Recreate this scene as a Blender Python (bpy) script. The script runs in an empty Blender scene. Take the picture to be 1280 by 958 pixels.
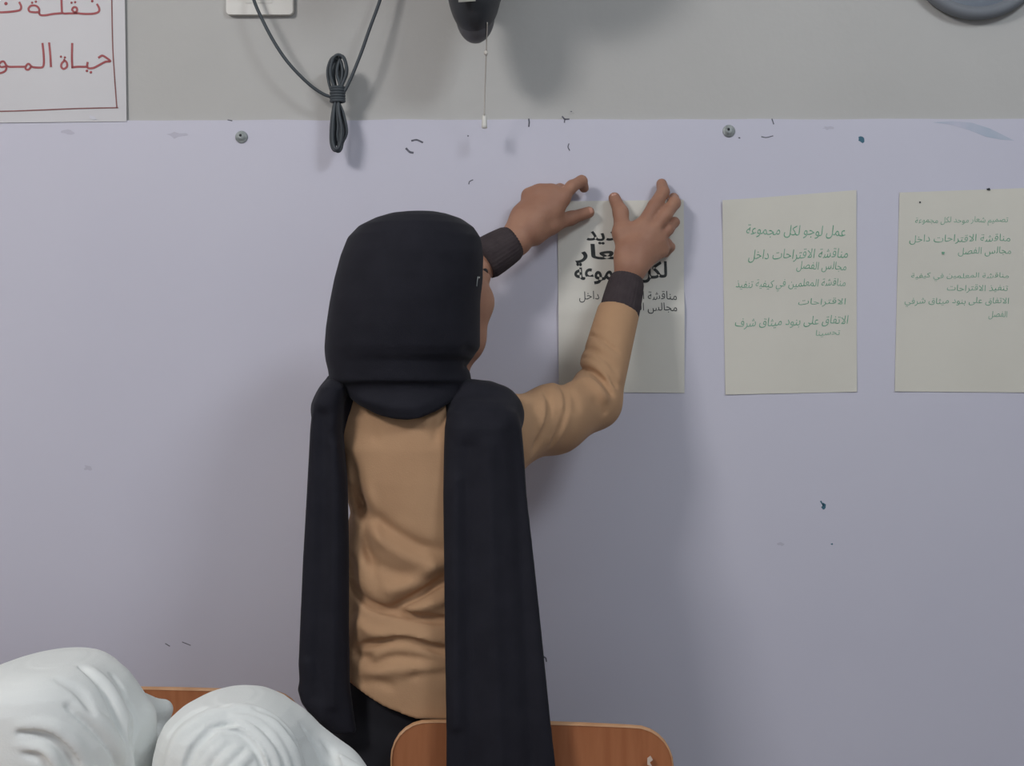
import bpy, math, random
import numpy as np
from mathutils import Vector, Matrix
random.seed(4)
PI = math.pi

# ------------------------------------------------------------------ camera, world, light, exposure
F, CAMZ, CAMY = 1590.0, 1.22, -2.0
sc = bpy.context.scene
COL = sc.collection
cd = bpy.data.cameras.new('camera'); cam = bpy.data.objects.new('camera', cd); COL.objects.link(cam)
cd.sensor_width = 36; cd.lens = 36 * F / 1280
cam.location = (0, CAMY, CAMZ); cam.rotation_euler = (PI / 2, 0, 0)
cd.clip_start = 0.05
sc.camera = cam
w = bpy.data.worlds.new('world'); sc.world = w; w.use_nodes = True
w.node_tree.nodes['Background'].inputs[0].default_value = (0.80, 0.86, 1.0, 1)
w.node_tree.nodes['Background'].inputs[1].default_value = 0.52
def area(name, loc, target, sx, sy, power, color):
    l = bpy.data.lights.new(name, 'AREA'); l.shape = 'RECTANGLE'; l.size = sx; l.size_y = sy
    l.energy = power; l.color = color
    o = bpy.data.objects.new(name, l); COL.objects.link(o); o.location = loc
    o.rotation_euler = (Vector(target) - Vector(loc)).to_track_quat('-Z', 'Y').to_euler()
    return o
area('left_ceiling_lamp', (-1.62, -2.3, 2.78), (-0.6, 0, 1.2), 0.60, 0.60, 43, (1.0, 0.965, 0.95))
area('right_ceiling_lamp', (1.15, -2.0, 2.78), (0.4, 0, 1.2), 0.60, 0.60, 21, (0.88, 0.94, 1.0))
sc.view_settings.view_transform = 'Standard'; sc.view_settings.look = 'None'
sc.view_settings.gamma = 1; sc.view_settings.use_curve_mapping = False
sc.view_settings.exposure = 0.0

# ------------------------------------------------------------------ helpers
def P(px, py, d):
    """world point seen at photo position (px, py), d metres in front of the camera"""
    return np.array([(px - 640) * d / F, d + CAMY, CAMZ - (py - 479) * d / F])
def S(c):   # sRGB 0-255 to linear
    return tuple([(v / 255 / 12.92 if v / 255 <= .04045 else ((v / 255 + .055) / 1.055) ** 2.4) for v in c]) + (1,)
def mat(name, c1, c2=None, scale=20, rough=.6, bump=0, bscale=200, stretch=(1, 1, 1), sheen=0, metal=0, spec=.3, sss=0):
    m = bpy.data.materials.new(name); m.use_nodes = True
    nt = m.node_tree; N = nt.nodes; L = nt.links; b = N['Principled BSDF']
    b.inputs['Roughness'].default_value = rough; b.inputs['Metallic'].default_value = metal
    b.inputs['Specular IOR Level'].default_value = spec
    if sheen:
        b.inputs['Sheen Weight'].default_value = sheen; b.inputs['Sheen Roughness'].default_value = .4
    if sss:
        b.inputs['Subsurface Weight'].default_value = sss; b.inputs['Subsurface Scale'].default_value = .004
        b.inputs['Subsurface Radius'].default_value = (1, .4, .25)
    tc = N.new('ShaderNodeTexCoord'); mp = N.new('ShaderNodeMapping'); mp.inputs['Scale'].default_value = stretch
    L.new(tc.outputs['Object'], mp.inputs['Vector'])
    n = N.new('ShaderNodeTexNoise'); n.inputs['Scale'].default_value = scale; n.inputs['Detail'].default_value = 4
    L.new(mp.outputs[0], n.inputs['Vector'])
    r = N.new('ShaderNodeValToRGB'); r.color_ramp.elements[0].color = S(c1); r.color_ramp.elements[1].color = S(c2 or c1)
    r.color_ramp.elements[0].position = .35; r.color_ramp.elements[1].position = .65
    L.new(n.outputs['Fac'], r.inputs[0]); L.new(r.outputs[0], b.inputs['Base Color'])
    if bump:
        n2 = N.new('ShaderNodeTexNoise'); n2.inputs['Scale'].default_value = bscale; L.new(mp.outputs[0], n2.inputs['Vector'])
        bp = N.new('ShaderNodeBump'); bp.inputs['Strength'].default_value = bump; bp.inputs['Distance'].default_value = .002
        L.new(n2.outputs['Fac'], bp.inputs['Height']); L.new(bp.outputs[0], b.inputs['Normal'])
    return m
M = dict(
    plaster=mat('grey_plaster', (188, 187, 184), (193, 192, 189), 3, .8, .25, 60),
    lavender=mat('lavender_board', (204, 203, 217), (208, 207, 220), 2, .55, .08, 30),
    ceiling=mat('ceiling_white', (215, 215, 210)), floor=mat('floor_tile', (120, 115, 108), (150, 145, 138), 4, .4),
    side=mat('side_plaster', (190, 190, 186), (196, 196, 192), 3, .8),
    paper=mat('cream_paper', (214, 211, 200), (219, 216, 205), 6, .7, .15, 25),
    paper2=mat('white_paper', (217, 215, 206), (222, 220, 211), 6, .7, .15, 25),
    poster=mat('poster_paper', (203, 202, 205), (207, 206, 209), 4, .45, .1, 20),
    red=mat('red_ink', (158, 78, 82), (176, 98, 100), 30), black_ink=mat('black_ink', (38, 42, 44), (60, 64, 64), 60),
    green=mat('green_ink', (84, 158, 122), (140, 184, 160), 110), redline=mat('brown_line', (128, 84, 82), (150, 100, 98), 30),
    cable=mat('cable_rubber', (68, 74, 79), (76, 82, 87), 20, .5), plastic=mat('white_plastic', (222, 220, 214), rough=.35),
    fan=mat('dark_plastic', (52, 54, 58), (60, 62, 66), 8, .4), fan2=mat('grey_plastic', (88, 88, 92), rough=.4),
    label=mat('grey_label', (150, 150, 142)), metal=mat('zinc', (176, 182, 182), (140, 146, 146), 120, .4, metal=.15),
    hole=mat('dark_hole', (50, 52, 56)),
    cord=mat('white_cord', (205, 200, 192)), clock=mat('blue_grey', (132, 140, 152), (140, 148, 158), 6, .6),
    rim=mat('rim_grey', (118, 123, 130), (126, 130, 136), 6, .6),
    skin=mat('skin', (158, 116, 96), (170, 128, 106), 25, .55, .15, 250, sss=.12),
    lip=mat('lip', (140, 88, 80)), hair=mat('dark_hair', (24, 20, 20)), eye=mat('eye_white', (200, 196, 190), rough=.2),
    iris=mat('iris', (40, 28, 20), rough=.2), nail=mat('nail', (188, 142, 124), rough=.3),
    shirt=mat('tan_cotton', (178, 141, 108), (185, 148, 114), 12, .85, .12, 500, sheen=.05),
    cuff=mat('dark_knit', (62, 54, 57), (70, 62, 64), 60, .95, .3, 400), hijab=mat('black_crepe', (30, 30, 38), (34, 34, 42), 30, .8, .1, 700, sheen=.06, spec=.2),
    trouser=mat('black_twill', (28, 28, 34), (32, 32, 38), 40, .85), shoe=mat('shoe', (40, 38, 38), rough=.4),
    white=mat('white_cotton', (226, 230, 228), (232, 235, 233), 10, .85, .12, 500, sheen=.1),
    wood=mat('beech_ply', (166, 104, 68), (178, 116, 78), 14, .4, .05, 60, stretch=(6, 6, .6)),
    ply=mat('ply_edge', (205, 160, 122), (188, 142, 104), 30, .5), steel=mat('grey_tube', (96, 98, 100), rough=.35, metal=.5),
    desk=mat('desk_top', (176, 140, 104), (186, 150, 112), 10, .4, stretch=(1, 6, 6)),
    smudge=mat('scuff_dark', (112, 112, 124), (86, 86, 98), 200), smudge2=mat('scuff_soft', (192, 190, 204)),
    teal=mat('teal_marker', (66, 108, 128)), teal2=mat('teal_smear', (176, 188, 204), (198, 198, 214), 18),
    white_mark=mat('white_scratch', (215, 195, 180)), tape=mat('clear_tape', (214, 214, 222), rough=.12, spec=.8),
)
def link(name, me, m, parent=None, loc=None):
    o = bpy.data.objects.new(name, me); COL.objects.link(o)
    if m is not None: me.materials.append(m)
    if parent is not None: o.parent = parent
    return o
def local(o, c):
    """move the mesh so that the object's origin sits at the world point c (no parent offset)"""
    c = Vector(c); o.data.transform(Matrix.Translation(-c)); o.location = c; return o
def tag(o, label, cat, group=None):
    o['label'] = label; o['category'] = cat
    if group: o['group'] = group
    return o
def thing(name, label, cat, loc=(0, 0, 0), group=None):
    o = bpy.data.objects.new(name, None); COL.objects.link(o); o.location = loc; o.empty_display_size = .05
    return tag(o, label, cat, group)
def part(name, me, m, parent):
    """mesh given in world coordinates, re-expressed in its parent's frame"""
    o = link(name, me, m, parent)
    q = parent; off = Vector((0, 0, 0))
    while q is not None: off += q.location; q = q.parent
    me.transform(Matrix.Translation(-off))
    return o
def mesh(name, vs, fs, smooth=True):
    me = bpy.data.meshes.new(name); me.from_pydata([tuple(v) for v in vs], [], [tuple(f) for f in fs]); me.update()
    if smooth: me.polygons.foreach_set('use_smooth', [True] * len(me.polygons))
    return me
def box(x0, x1, y0, y1, z0, z1):
    vs = [(x, y, z) for x in (x0, x1) for y in (y0, y1) for z in (z0, z1)]
    return mesh('box', vs, [(0, 1, 3, 2), (4, 6, 7, 5), (0, 4, 5, 1), (2, 3, 7, 6), (0, 2, 6, 4), (1, 5, 7, 3)], False)
def merge(mes):
    vs, fs, sm = [], [], []
    for me in mes:
        b = len(vs); vs += [tuple(v.co) for v in me.vertices]
        for p in me.polygons: fs.append([b + i for i in p.vertices]); sm.append(p.use_smooth)
        bpy.data.meshes.remove(me)
    r = mesh('merged', vs, fs, False); r.polygons.foreach_set('use_smooth', sm); return r
def spline(pts, n=8):
    p = np.array(pts, float)
    if len(p) < 3: return np.array([p[0] + (p[-1] - p[0]) * t for t in np.linspace(0, 1, n + 1)])
    q = np.vstack([2 * p[0] - p[1], p, 2 * p[-1] - p[-2]]); out = []
    for i in range(1, len(q) - 2):
        for t in np.linspace(0, 1, n, endpoint=False):
            a, b, c, d = q[i - 1:i + 3]
            out.append(.5 * (2 * b + (c - a) * t + (2 * a - 5 * b + 4 * c - d) * t * t + (3 * b - a - 3 * c + d) * t ** 3))
    out.append(q[-2]); return np.array(out)
def tube(pts, r, seg=10, n=6, smoothpath=True, cap=True):
    p = spline(pts, n) if smoothpath else np.array(pts, float)
    rr = np.full(len(p), r) if np.isscalar(r) else np.interp(np.linspace(0, 1, len(p)), np.linspace(0, 1, len(r)), r)
    T = np.gradient(p, axis=0); T /= np.linalg.norm(T, axis=1)[:, None] + 1e-12
    up = np.array([0, 0, 1.]) if abs(T[0][2]) < .9 else np.array([0, 1., 0])
    A = np.cross(T[0], up); A /= np.linalg.norm(A); vs = []
    for i in range(len(p)):
        A = A - T[i] * A.dot(T[i]); A /= np.linalg.norm(A); B = np.cross(T[i], A)
        for k in range(seg):
            a = 2 * PI * k / seg; vs.append(p[i] + rr[i] * (math.cos(a) * A + math.sin(a) * B))
    fs = [(i * seg + k, i * seg + (k + 1) % seg, (i + 1) * seg + (k + 1) % seg, (i + 1) * seg + k) for i in range(len(p) - 1) for k in range(seg)]
    if cap: fs += [tuple(range(seg))[::-1], tuple(range((len(p) - 1) * seg, len(p) * seg))]
    return mesh('tube', vs, fs)
def lathe(prof, c, axis='y', seg=32):
    """prof: (radius, position along axis); axis y points towards the room (-Y) """
    vs, fs = [], []
    for r, h in prof:
        for k in range(seg):
            a = 2 * PI * k / seg
            if axis == 'y': vs.append((c[0] + r * math.cos(a), c[1] - h, c[2] + r * math.sin(a)))
            else: vs.append((c[0] + r * math.cos(a), c[1] + r * math.sin(a), c[2] + h))
    for i in range(len(prof) - 1):
        for k in range(seg): fs.append((i * seg + k, i * seg + (k + 1) % seg, (i + 1) * seg + (k + 1) % seg, (i + 1) * seg + k))
    fs += [tuple(range(seg))[::-1], tuple(range((len(prof) - 1) * seg, len(prof) * seg))]
    return mesh('lathe', vs, fs)
def prism(pts, thick, m2=None):
    """outline of world points, extruded towards the room by thick"""
    n = len(pts); vs = [tuple(p) for p in pts] + [(p[0], p[1] - thick, p[2]) for p in pts]
    return mesh('prism', vs, [tuple(range(n))[::-1], tuple(range(n, 2 * n))] + [(i, (i + 1) % n, (i + 1) % n + n, i + n) for i in range(n)], False)
def ribbon(pts, wid, y, thick=.0004, n=6):
    """pen stroke lying on the plane Y=y; pts (x,z)"""
    p = spline(pts, n); T = np.gradient(p, axis=0); T /= np.linalg.norm(T, axis=1)[:, None] + 1e-12
    Nn = np.stack([-T[:, 1], T[:, 0]], 1); ext = wid * .4
    p[0] -= T[0] * ext; p[-1] += T[-1] * ext
    L_, R_ = p + Nn * wid / 2, p - Nn * wid / 2; k = len(p); vs = []
    for a in (L_, R_):
        for q in a: vs.append((q[0], y, q[1]))
    for a in (L_, R_):
        for q in a: vs.append((q[0], y - thick, q[1]))
    fs = []
    for i in range(k - 1):
        fs += [(2 * k + i, 3 * k + i, 3 * k + i + 1, 2 * k + i + 1), (i, i + 1, 2 * k + i + 1, 2 * k + i), (k + i, 3 * k + i, 3 * k + i + 1, k + i + 1)]
    return mesh('ribbon', vs, fs, False)

# ---- signed-distance modelling with surface nets
class Field:
    def __init__(s, lo, hi, h):
        s.lo = np.array(lo, float); s.h = h; s.n = np.ceil((np.array(hi) - s.lo) / h).astype(int) + 1
        s.F = np.full(s.n, 1.0, np.float32)
        s.ax = [s.lo[i] + h * np.arange(s.n[i]) for i in range(3)]
    def sub(s, lo, hi):
        a = np.clip(np.floor((np.array(lo) - s.lo) / s.h).astype(int), 0, s.n - 1); b = np.clip(np.ceil((np.array(hi) - s.lo) / s.h).astype(int) + 1, 1, s.n)
        sl = tuple(slice(a[i], max(b[i], a[i] + 1)) for i in range(3))
        X, Y, Z = [s.ax[i][sl[i]].astype(np.float32) for i in range(3)]
        return sl, X[:, None, None], Y[None, :, None], Z[None, None, :]
    carving = False
    def smin(s, sl, D, k):
        if s.carving:
            A = s.F[sl]; hh = np.clip(.5 - .5 * (A + D) / k, 0, 1); s.F[sl] = A * (1 - hh) - D * hh + k * hh * (1 - hh); return
        A = s.F[sl]
        if k > 0:
            hh = np.clip(.5 + .5 * (A - D) / k, 0, 1); s.F[sl] = A + (D - A) * hh - k * hh * (1 - hh)
        else: s.F[sl] = np.minimum(A, D)
    def cone(s, a, b, r1, r2, k=.01, flat=None, fs=1.0):
        """tapered capsule; flat = direction along which it is squashed by fs (<1 thinner)"""
        a = np.array(a, float); b = np.array(b, float); R = max(r1, r2) + k + 3 * s.h
        sl, X, Y, Z = s.sub(np.minimum(a, b) - R, np.maximum(a, b) + R)
        ab = b - a; L2 = ab.dot(ab) + 1e-12
        x, y, z = X - a[0], Y - a[1], Z - a[2]
        t = np.clip((x * ab[0] + y * ab[1] + z * ab[2]) / L2, 0, 1)
        dx, dy, dz = x - t * ab[0], y - t * ab[1], z - t * ab[2]
        q = dx * dx + dy * dy + dz * dz
        if flat is not None:
            f = np.array(flat, float); f /= np.linalg.norm(f); pf = dx * f[0] + dy * f[1] + dz * f[2]
            q = q + pf * pf * (1 / fs ** 2 - 1)
        s.smin(sl, np.sqrt(q) - (r1 + (r2 - r1) * t), k)
    def chain(s, pts, rs, k=.004, **kw):
        for i in range(len(pts) - 1): s.cone(pts[i], pts[i + 1], rs[i], rs[i + 1], k, **kw)
    def ell(s, c, r, R=None, k=.01):
        c = np.array(c, float); r = np.array(r, float); m = r.max() + k + 3 * s.h
        sl, X, Y, Z = s.sub(c - m, c + m); x, y, z = X - c[0], Y - c[1], Z - c[2]
        if R is None: R = np.eye(3)
        u = [(x * R[i][0] + y * R[i][1] + z * R[i][2]) for i in range(3)]
        k0 = np.sqrt(sum((u[i] / r[i]) ** 2 for i in range(3))); k1 = np.sqrt(sum((u[i] / r[i] ** 2) ** 2 for i in range(3))) + 1e-6
        s.smin(sl, k0 * (k0 - 1) / k1, k)
    def column(s, tab, k=.01, pw=2.0, even=False):
        """tab rows: z, xl, xr, yc, half depth; elliptic sections interpolated over height"""
        t = np.array(sorted(tab)); zz = t[:, 0]
        sl, X, Y, Z = s.sub((t[:, 1].min() - .03, (t[:, 3] - t[:, 4]).min() - .03, zz[0] - .01), (t[:, 2].max() + .03, (t[:, 3] + t[:, 4]).max() + .03, zz[-1] + .01))
        zf = Z.ravel(); g = [np.interp(zf, zz, t[:, i])[None, None, :] for i in range(1, 5)]
        cx, hw = (g[0] + g[1]) / 2, np.maximum((g[1] - g[0]) / 2, 1e-3); hd = np.maximum(g[3], 1e-3)
        q = (np.abs((X - cx) / hw) ** pw + np.abs((Y - g[2]) / hd) ** pw) ** (1 / pw)
        D = (q - 1) * np.minimum(hw, hd)
        D = np.maximum(D, np.maximum(Z - zz[-1], zz[0] - Z))
        if even:   # rescale so that fold relief has the same depth everywhere
            G = np.gradient(D.astype(np.float32), s.h); D = (D / np.clip(np.sqrt(G[0] ** 2 + G[1] ** 2 + G[2] ** 2), .35, 4)).astype(np.float32)
        s.smin(sl, D, k)
    def cut(s, n, c, k=.003):
        """remove what lies on the +n side of the plane through c"""
        n = np.array(n, float); n /= np.linalg.norm(n)
        X, Y, Z = s.ax[0][:, None, None], s.ax[1][None, :, None], s.ax[2][None, None, :]
        D = ((X - c[0]) * n[0] + (Y - c[1]) * n[1] + (Z - c[2]) * n[2]).astype(np.float32)
        s.F = np.maximum(s.F, D)
    def crease(s, pts, w, amp, d, ymax=99, ends=True):
        """fold line on the camera side: pts in photo pixels at depth d; amp<0 = valley"""
        p = spline([P(a, b, d)[[0, 2]] for a, b in pts], 6)
        X, Z = s.ax[0][:, None], s.ax[2][None, :]
        best = np.full((s.n[0], s.n[2]), 9.0); tt = np.zeros_like(best)
        for i in range(len(p) - 1):
            a, ab = p[i], p[i + 1] - p[i]; t = np.clip(((X - a[0]) * ab[0] + (Z - a[1]) * ab[1]) / (ab.dot(ab) + 1e-12), 0, 1)
            q = np.hypot(X - a[0] - t * ab[0], Z - a[1] - t * ab[1]); m = q < best
            best[m] = q[m]; tt[m] = ((i + t) / (len(p) - 1))[m]
        g = amp * np.exp(-(best / w) ** 2)
        if ends: g = g * (lambda q: q * q * (3 - 2 * q))(np.clip(np.minimum(tt, 1 - tt) * 4, 0, 1))
        mask = np.clip((ymax - s.ax[1]) / .02, 0, 1)
        s.F = s.F - (g[:, None, :] * mask[None, :, None]).astype(np.float32)
    def roll(s, pts, r, sink, k, d):
        """a soft roll of cloth laid along the camera side of the surface; sink = how far its axis lies inside"""
        carve = r < 0; r = abs(r); sink = -sink if carve else sink; out = []
        for a, b in spline(pts, 5):
            ds = np.arange(d - .06, d + .30, .001); ray = np.array([P(a, b, q) for q in ds])
            ij = np.round((ray - s.lo) / s.h).astype(int); ok = np.all((ij >= 0) & (ij < s.n), axis=1); ij[~ok] = 0
            hit = ok & (s.F[ij[:, 0], ij[:, 1], ij[:, 2]] < 0)
            if not hit.any(): continue
            t = int(np.argmax(hit)); dd = ds[t]; i, q, j = ij[t]
            v = min(max(q, 3), s.n[1] - 4); i = min(max(i, 3), s.n[0] - 4); j = min(max(j, 3), s.n[2] - 4)
            nv = np.array([s.F[i + 3, v, j] - s.F[i - 3, v, j], s.F[i, v + 3, j] - s.F[i, v - 3, j], s.F[i, v, j + 3] - s.F[i, v, j - 3]], float)
            nv /= np.linalg.norm(nv) + 1e-9; out.append(P(a, b, dd) - nv * sink)
        n = len(out)
        if n < 3: return
        o = np.array(out)
        for _ in range(3): o[1:-1] = (o[:-2] + 2 * o[1:-1] + o[2:]) / 4
        rr = [r * (.55 + .45 * math.sin(PI * min(1, max(0, (i + .5) / n * 1.6)) / 2)) for i in range(n)]
        s.carving = carve
        for i in range(n - 1): s.cone(o[i], o[i + 1], rr[i], rr[i + 1], k)
        s.carving = False
    def ripple(s, fn):
        X, Y, Z = s.ax[0][:, None, None], s.ax[1][None, :, None], s.ax[2][None, None, :]
        s.F = s.F - fn(X, Y, Z).astype(np.float32)
    def mesh(s, name='surface', smooth=1):
        Fv = s.F; Fv[0], Fv[-1] = 1, 1; Fv[:, 0], Fv[:, -1] = 1, 1; Fv[:, :, 0], Fv[:, :, -1] = 1, 1
        I = Fv < 0; nx, ny, nz = Fv.shape
        c = np.zeros((nx - 1, ny - 1, nz - 1), np.int8)
        for i in (0, 1):
            for j in (0, 1):
                for k in (0, 1): c += I[i:nx - 1 + i, j:ny - 1 + j, k:nz - 1 + k]
        act = (c > 0) & (c < 8); idx = np.argwhere(act); ids = np.full(act.shape, -1, np.int64); ids[act] = np.arange(len(idx))
        acc = np.zeros((len(idx), 3)); cnt = np.zeros(len(idx))
        cor = [(i, j, k) for i in (0, 1) for j in (0, 1) for k in (0, 1)]
        for a in cor:
            for ax in range(3):
                if a[ax] == 1: continue
                b = list(a); b[ax] = 1
                fa = Fv[idx[:, 0] + a[0], idx[:, 1] + a[1], idx[:, 2] + a[2]]; fb = Fv[idx[:, 0] + b[0], idx[:, 1] + b[1], idx[:, 2] + b[2]]
                m = (fa < 0) != (fb < 0); t = fa[m] / (fa[m] - fb[m]); v = np.tile(np.array(a, float), (m.sum(), 1)); v[:, ax] = t
                acc[m] += v; cnt[m] += 1
        V = (idx + acc / cnt[:, None]) * s.h + s.lo
        quads = []
        for ax in range(3):
            o1, o2 = [(1, 2), (2, 0), (0, 1)][ax]
            sl0 = [slice(None)] * 3; sl1 = [slice(None)] * 3; sl0[ax] = slice(0, -1); sl1[ax] = slice(1, None)
            ch = I[tuple(sl0)] != I[tuple(sl1)]; e = np.argwhere(ch)
            ins = I[e[:, 0], e[:, 1], e[:, 2]]
            def g(d1, d2):
                q = e.copy(); q[:, o1] -= d1; q[:, o2] -= d2; return ids[q[:, 0], q[:, 1], q[:, 2]]
            Q = np.stack([g(0, 0), g(1, 0), g(1, 1), g(0, 1)], 1); Q[~ins] = Q[~ins][:, ::-1]; quads.append(Q)
        Q = np.vstack(quads)
        for _ in range(smooth):
            A = np.zeros_like(V); cN = np.zeros(len(V))
            for i in range(4):
                a, b = Q[:, i], Q[:, (i + 1) % 4]
                for d in range(3): A[:, d] += np.bincount(a, V[b, d], len(V)) + np.bincount(b, V[a, d], len(V))
                cN += np.bincount(a, minlength=len(V)) + np.bincount(b, minlength=len(V))
            V = V * .5 + .5 * A / cN[:, None]
        me = bpy.data.meshes.new(name); me.vertices.add(len(V)); me.vertices.foreach_set('co', V.astype(np.float32).ravel())
        me.loops.add(Q.size); me.loops.foreach_set('vertex_index', Q.ravel().astype(np.int32))
        me.polygons.add(len(Q)); me.polygons.foreach_set('loop_start', np.arange(0, Q.size, 4, dtype=np.int32))
        me.update(calc_edges=True); me.validate(); me.polygons.foreach_set('use_smooth', np.ones(len(me.polygons), bool))
        return me

# ---- lettering: joined letter forms, set right to left
AR = {'ا': (0xFE8D, 2), 'أ': (0xFE83, 2), 'ب': (0xFE8F, 4), 'ة': (0xFE93, 2), 'ت': (0xFE95, 4), 'ث': (0xFE99, 4), 'ج': (0xFE9D, 4), 'ح': (0xFEA1, 4),
      'خ': (0xFEA5, 4), 'د': (0xFEA9, 2), 'ذ': (0xFEAB, 2), 'ر': (0xFEAD, 2), 'ز': (0xFEAF, 2), 'س': (0xFEB1, 4), 'ش': (0xFEB5, 4), 'ص': (0xFEB9, 4),
      'ض': (0xFEBD, 4), 'ط': (0xFEC1, 4), 'ع': (0xFEC9, 4), 'غ': (0xFECD, 4), 'ف': (0xFED1, 4), 'ق': (0xFED5, 4), 'ك': (0xFED9, 4), 'ل': (0xFEDD, 4),
      'م': (0xFEE1, 4), 'ن': (0xFEE5, 4), 'ه': (0xFEE9, 4), 'و': (0xFEED, 2), 'ى': (0xFEEF, 2), 'ي': (0xFEF1, 4), 'ﻻ': (0xFEFB, 2)}
def shape(s):
    s = s.replace('لا', 'ﻻ'); out = []
    for i, ch in enumerate(s):
        if ch not in AR: out.append(ch); continue
        base, n = AR[ch]; prev = i > 0 and s[i - 1] in AR and AR[s[i - 1]][1] == 4; nxt = n == 4 and i + 1 < len(s) and s[i + 1] in AR
        out.append(chr(base + (3 if prev and nxt else 2 if nxt else 1 if prev else 0)))
    return ''.join(reversed(out))
def lettering(text, px0, px1, py0, py1, d, bold, m, parent, slant=0.0, tilt=0.0):
    """flat lettering fitted to a photo rectangle on the plane at distance d"""
    c = bpy.data.curves.new('lettering', 'FONT'); c.body = shape(text); c.size = 1; c.offset = bold; c.resolution_u = 3
    o = bpy.data.objects.new('tmp', c); COL.objects.link(o); me = bpy.data.meshes.new_from_object(o)
    bpy.data.objects.remove(o); co = np.zeros(len(me.vertices) * 3); me.vertices.foreach_get('co', co); co = co.reshape(-1, 3)
    lo, hi = co.min(0), co.max(0); u = (co[:, 0] - lo[0]) / (hi[0] - lo[0]); v = (co[:, 1] - lo[1]) / (hi[1] - lo[1])
    px = px0 + u * (px1 - px0) + slant * (v - .5) * (py1 - py0); py = py1 + v * (py0 - py1) + tilt * (u - .5) * (px1 - px0)
    py = py + .6 * np.sin(px * .21)
    new = np.stack([(px - 640) * d / F, np.full(len(px), d + CAMY), CAMZ - (py - 479) * d / F], 1)
    me.vertices.foreach_set('co', new.ravel()); me.update(); me.materials.clear(); drape(me, parent)
    return part('lettering', me, m, parent)

# ------------------------------------------------------------------ the room
def struct(name, me, m):
    o = link(name, me, m); o['kind'] = 'structure'; return o
struct('wall_back', box(-3, 3, 0, .12, 0, 2.9), M['plaster'])
struct('wall_left', box(-3.12, -3, -5, .12, 0, 2.9), M['side'])
struct('wall_right', box(3, 3.12, -5, .12, 0, 2.9), M['side'])
struct('floor', box(-3, 3, -5, 0, -.1, 0), M['floor'])
struct('ceiling', box(-3, 3, -5, 0, 2.9, 3), M['ceiling'])
WB = 2.0                       # distance of the wall from the camera
# lavender board screwed to the wall; its top edge is very slightly uneven
PT = .004
rng = random.Random(2)
top = [P(-1750 + i * 50, 151 - (i - 35) * .08 + rng.uniform(-.9, .9), WB) for i in range(97)]
outline = [np.array([top[0][0], 0, .12])] + top + [np.array([top[-1][0], 0, .12])]
for p_ in outline: p_[1] = 0
board = struct('wall_panel', prism(outline, PT), M['lavender'])
board['label'] = 'lavender painted board covering the lower wall'
struct('baseboard_back', box(-3, 3, -.015, 0, 0, .1), M['side'])
YB = -PT                        # board surface
DB = WB - PT
for px, py in ((302, 171.5), (911, 164)):
    c = P(px, py, DB)
    s_ = part('screw', lathe([(.0098, 0), (.0098, .0012), (.0085, .0022), (.0055, .0030), (.0050, .0042), (.0030, .0046)], c, 'y', 20), M['metal'], board)
    part('screw_slot', lathe([(.0022, .0044), (.0021, .0050)], c + np.array([-.001, 0, .002]), 'y', 10), M['hole'], s_)
def blob(px, py, rx, ry, seed, rot=0, n=11):
    r = random.Random(seed); pts = []
    for i in range(n):
        a = 2 * PI * i / n; k = r.uniform(.45, 1.15); x, y = rx * k * math.cos(a), ry * k * math.sin(a)
        q = P(px + x * math.cos(rot) - y * math.sin(rot), py + x * math.sin(rot) + y * math.cos(rot), DB); q[1] = YB; pts.append(q)
    return prism(pts, .0003)
def stroke(pts, w, y=YB, d=DB):
    return ribbon([P(a, b, d)[[0, 2]] for a, b in pts], w * d / F, y, .0003, 4)
marks = [stroke([(661, 149), (661.5, 153), (661, 158)], 1.8), stroke([(703, 146), (706, 149), (711, 149)], 1.8), stroke([(706, 149), (705.5, 153)], 1.4),
         stroke([(515, 176), (521, 175), (528, 178)], 2.2), stroke([(508, 186), (512, 190), (516, 191)], 2.6), stroke([(586, 230), (587, 227), (591, 225)], 1.3),
         stroke([(711, 180), (710, 184), (712, 188)], 1.3), blob(585, 170, 1.4, 1.2, 3), stroke([(952, 171), (958, 172), (966, 170)], 1.2),
         stroke([(965, 149), (967, 155)], 1.4), blob(714, 139.5, 1.5, 1, 8), stroke([(679, 821), (682, 823), (683, 827)], 1.8), blob(924, 172.5, 1.5, 1.2, 6),
         stroke([(207, 805), (212, 808)], 1.2), stroke([(228, 803), (238, 807)], 1.0), stroke([(285, 150), (290, 151)], 1.2)]
me = merge(marks); o = part('scuff_marks', me, M['smudge'], board); o['kind'] = 'stuff'
o = part('marker_blot', blob(1076.5, 175, 5, 5, 12), M['teal'], board)
o = part('marker_blot', merge([blob(1029.5, 633, 3, 4, 5), stroke([(1026, 627), (1029, 632)], 1.8), blob(1040, 680.5, 1.8, 1.5, 9)]), M['teal'], board)
o = part('soft_scuffs', merge([blob(86, 165, 10, 4, 21), blob(220, 169, 14, 4, 22), blob(975, 680, 5, 3, 23), blob(1035, 160, 8, 2.5, 24), blob(110, 585, 6, 4, 25)]), M['smudge2'], board); o['kind'] = 'stuff'
pts = [P(a, b, DB) for a, b in ((1166, 153), (1190, 151.5), (1215, 153.5), (1238, 161), (1256, 170), (1268, 176), (1250, 174.5), (1232, 171), (1212, 163), (1188, 156))]
for q in pts: q[1] = YB
part('marker_smear', prism(pts, .0002), M['teal2'], board)

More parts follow.
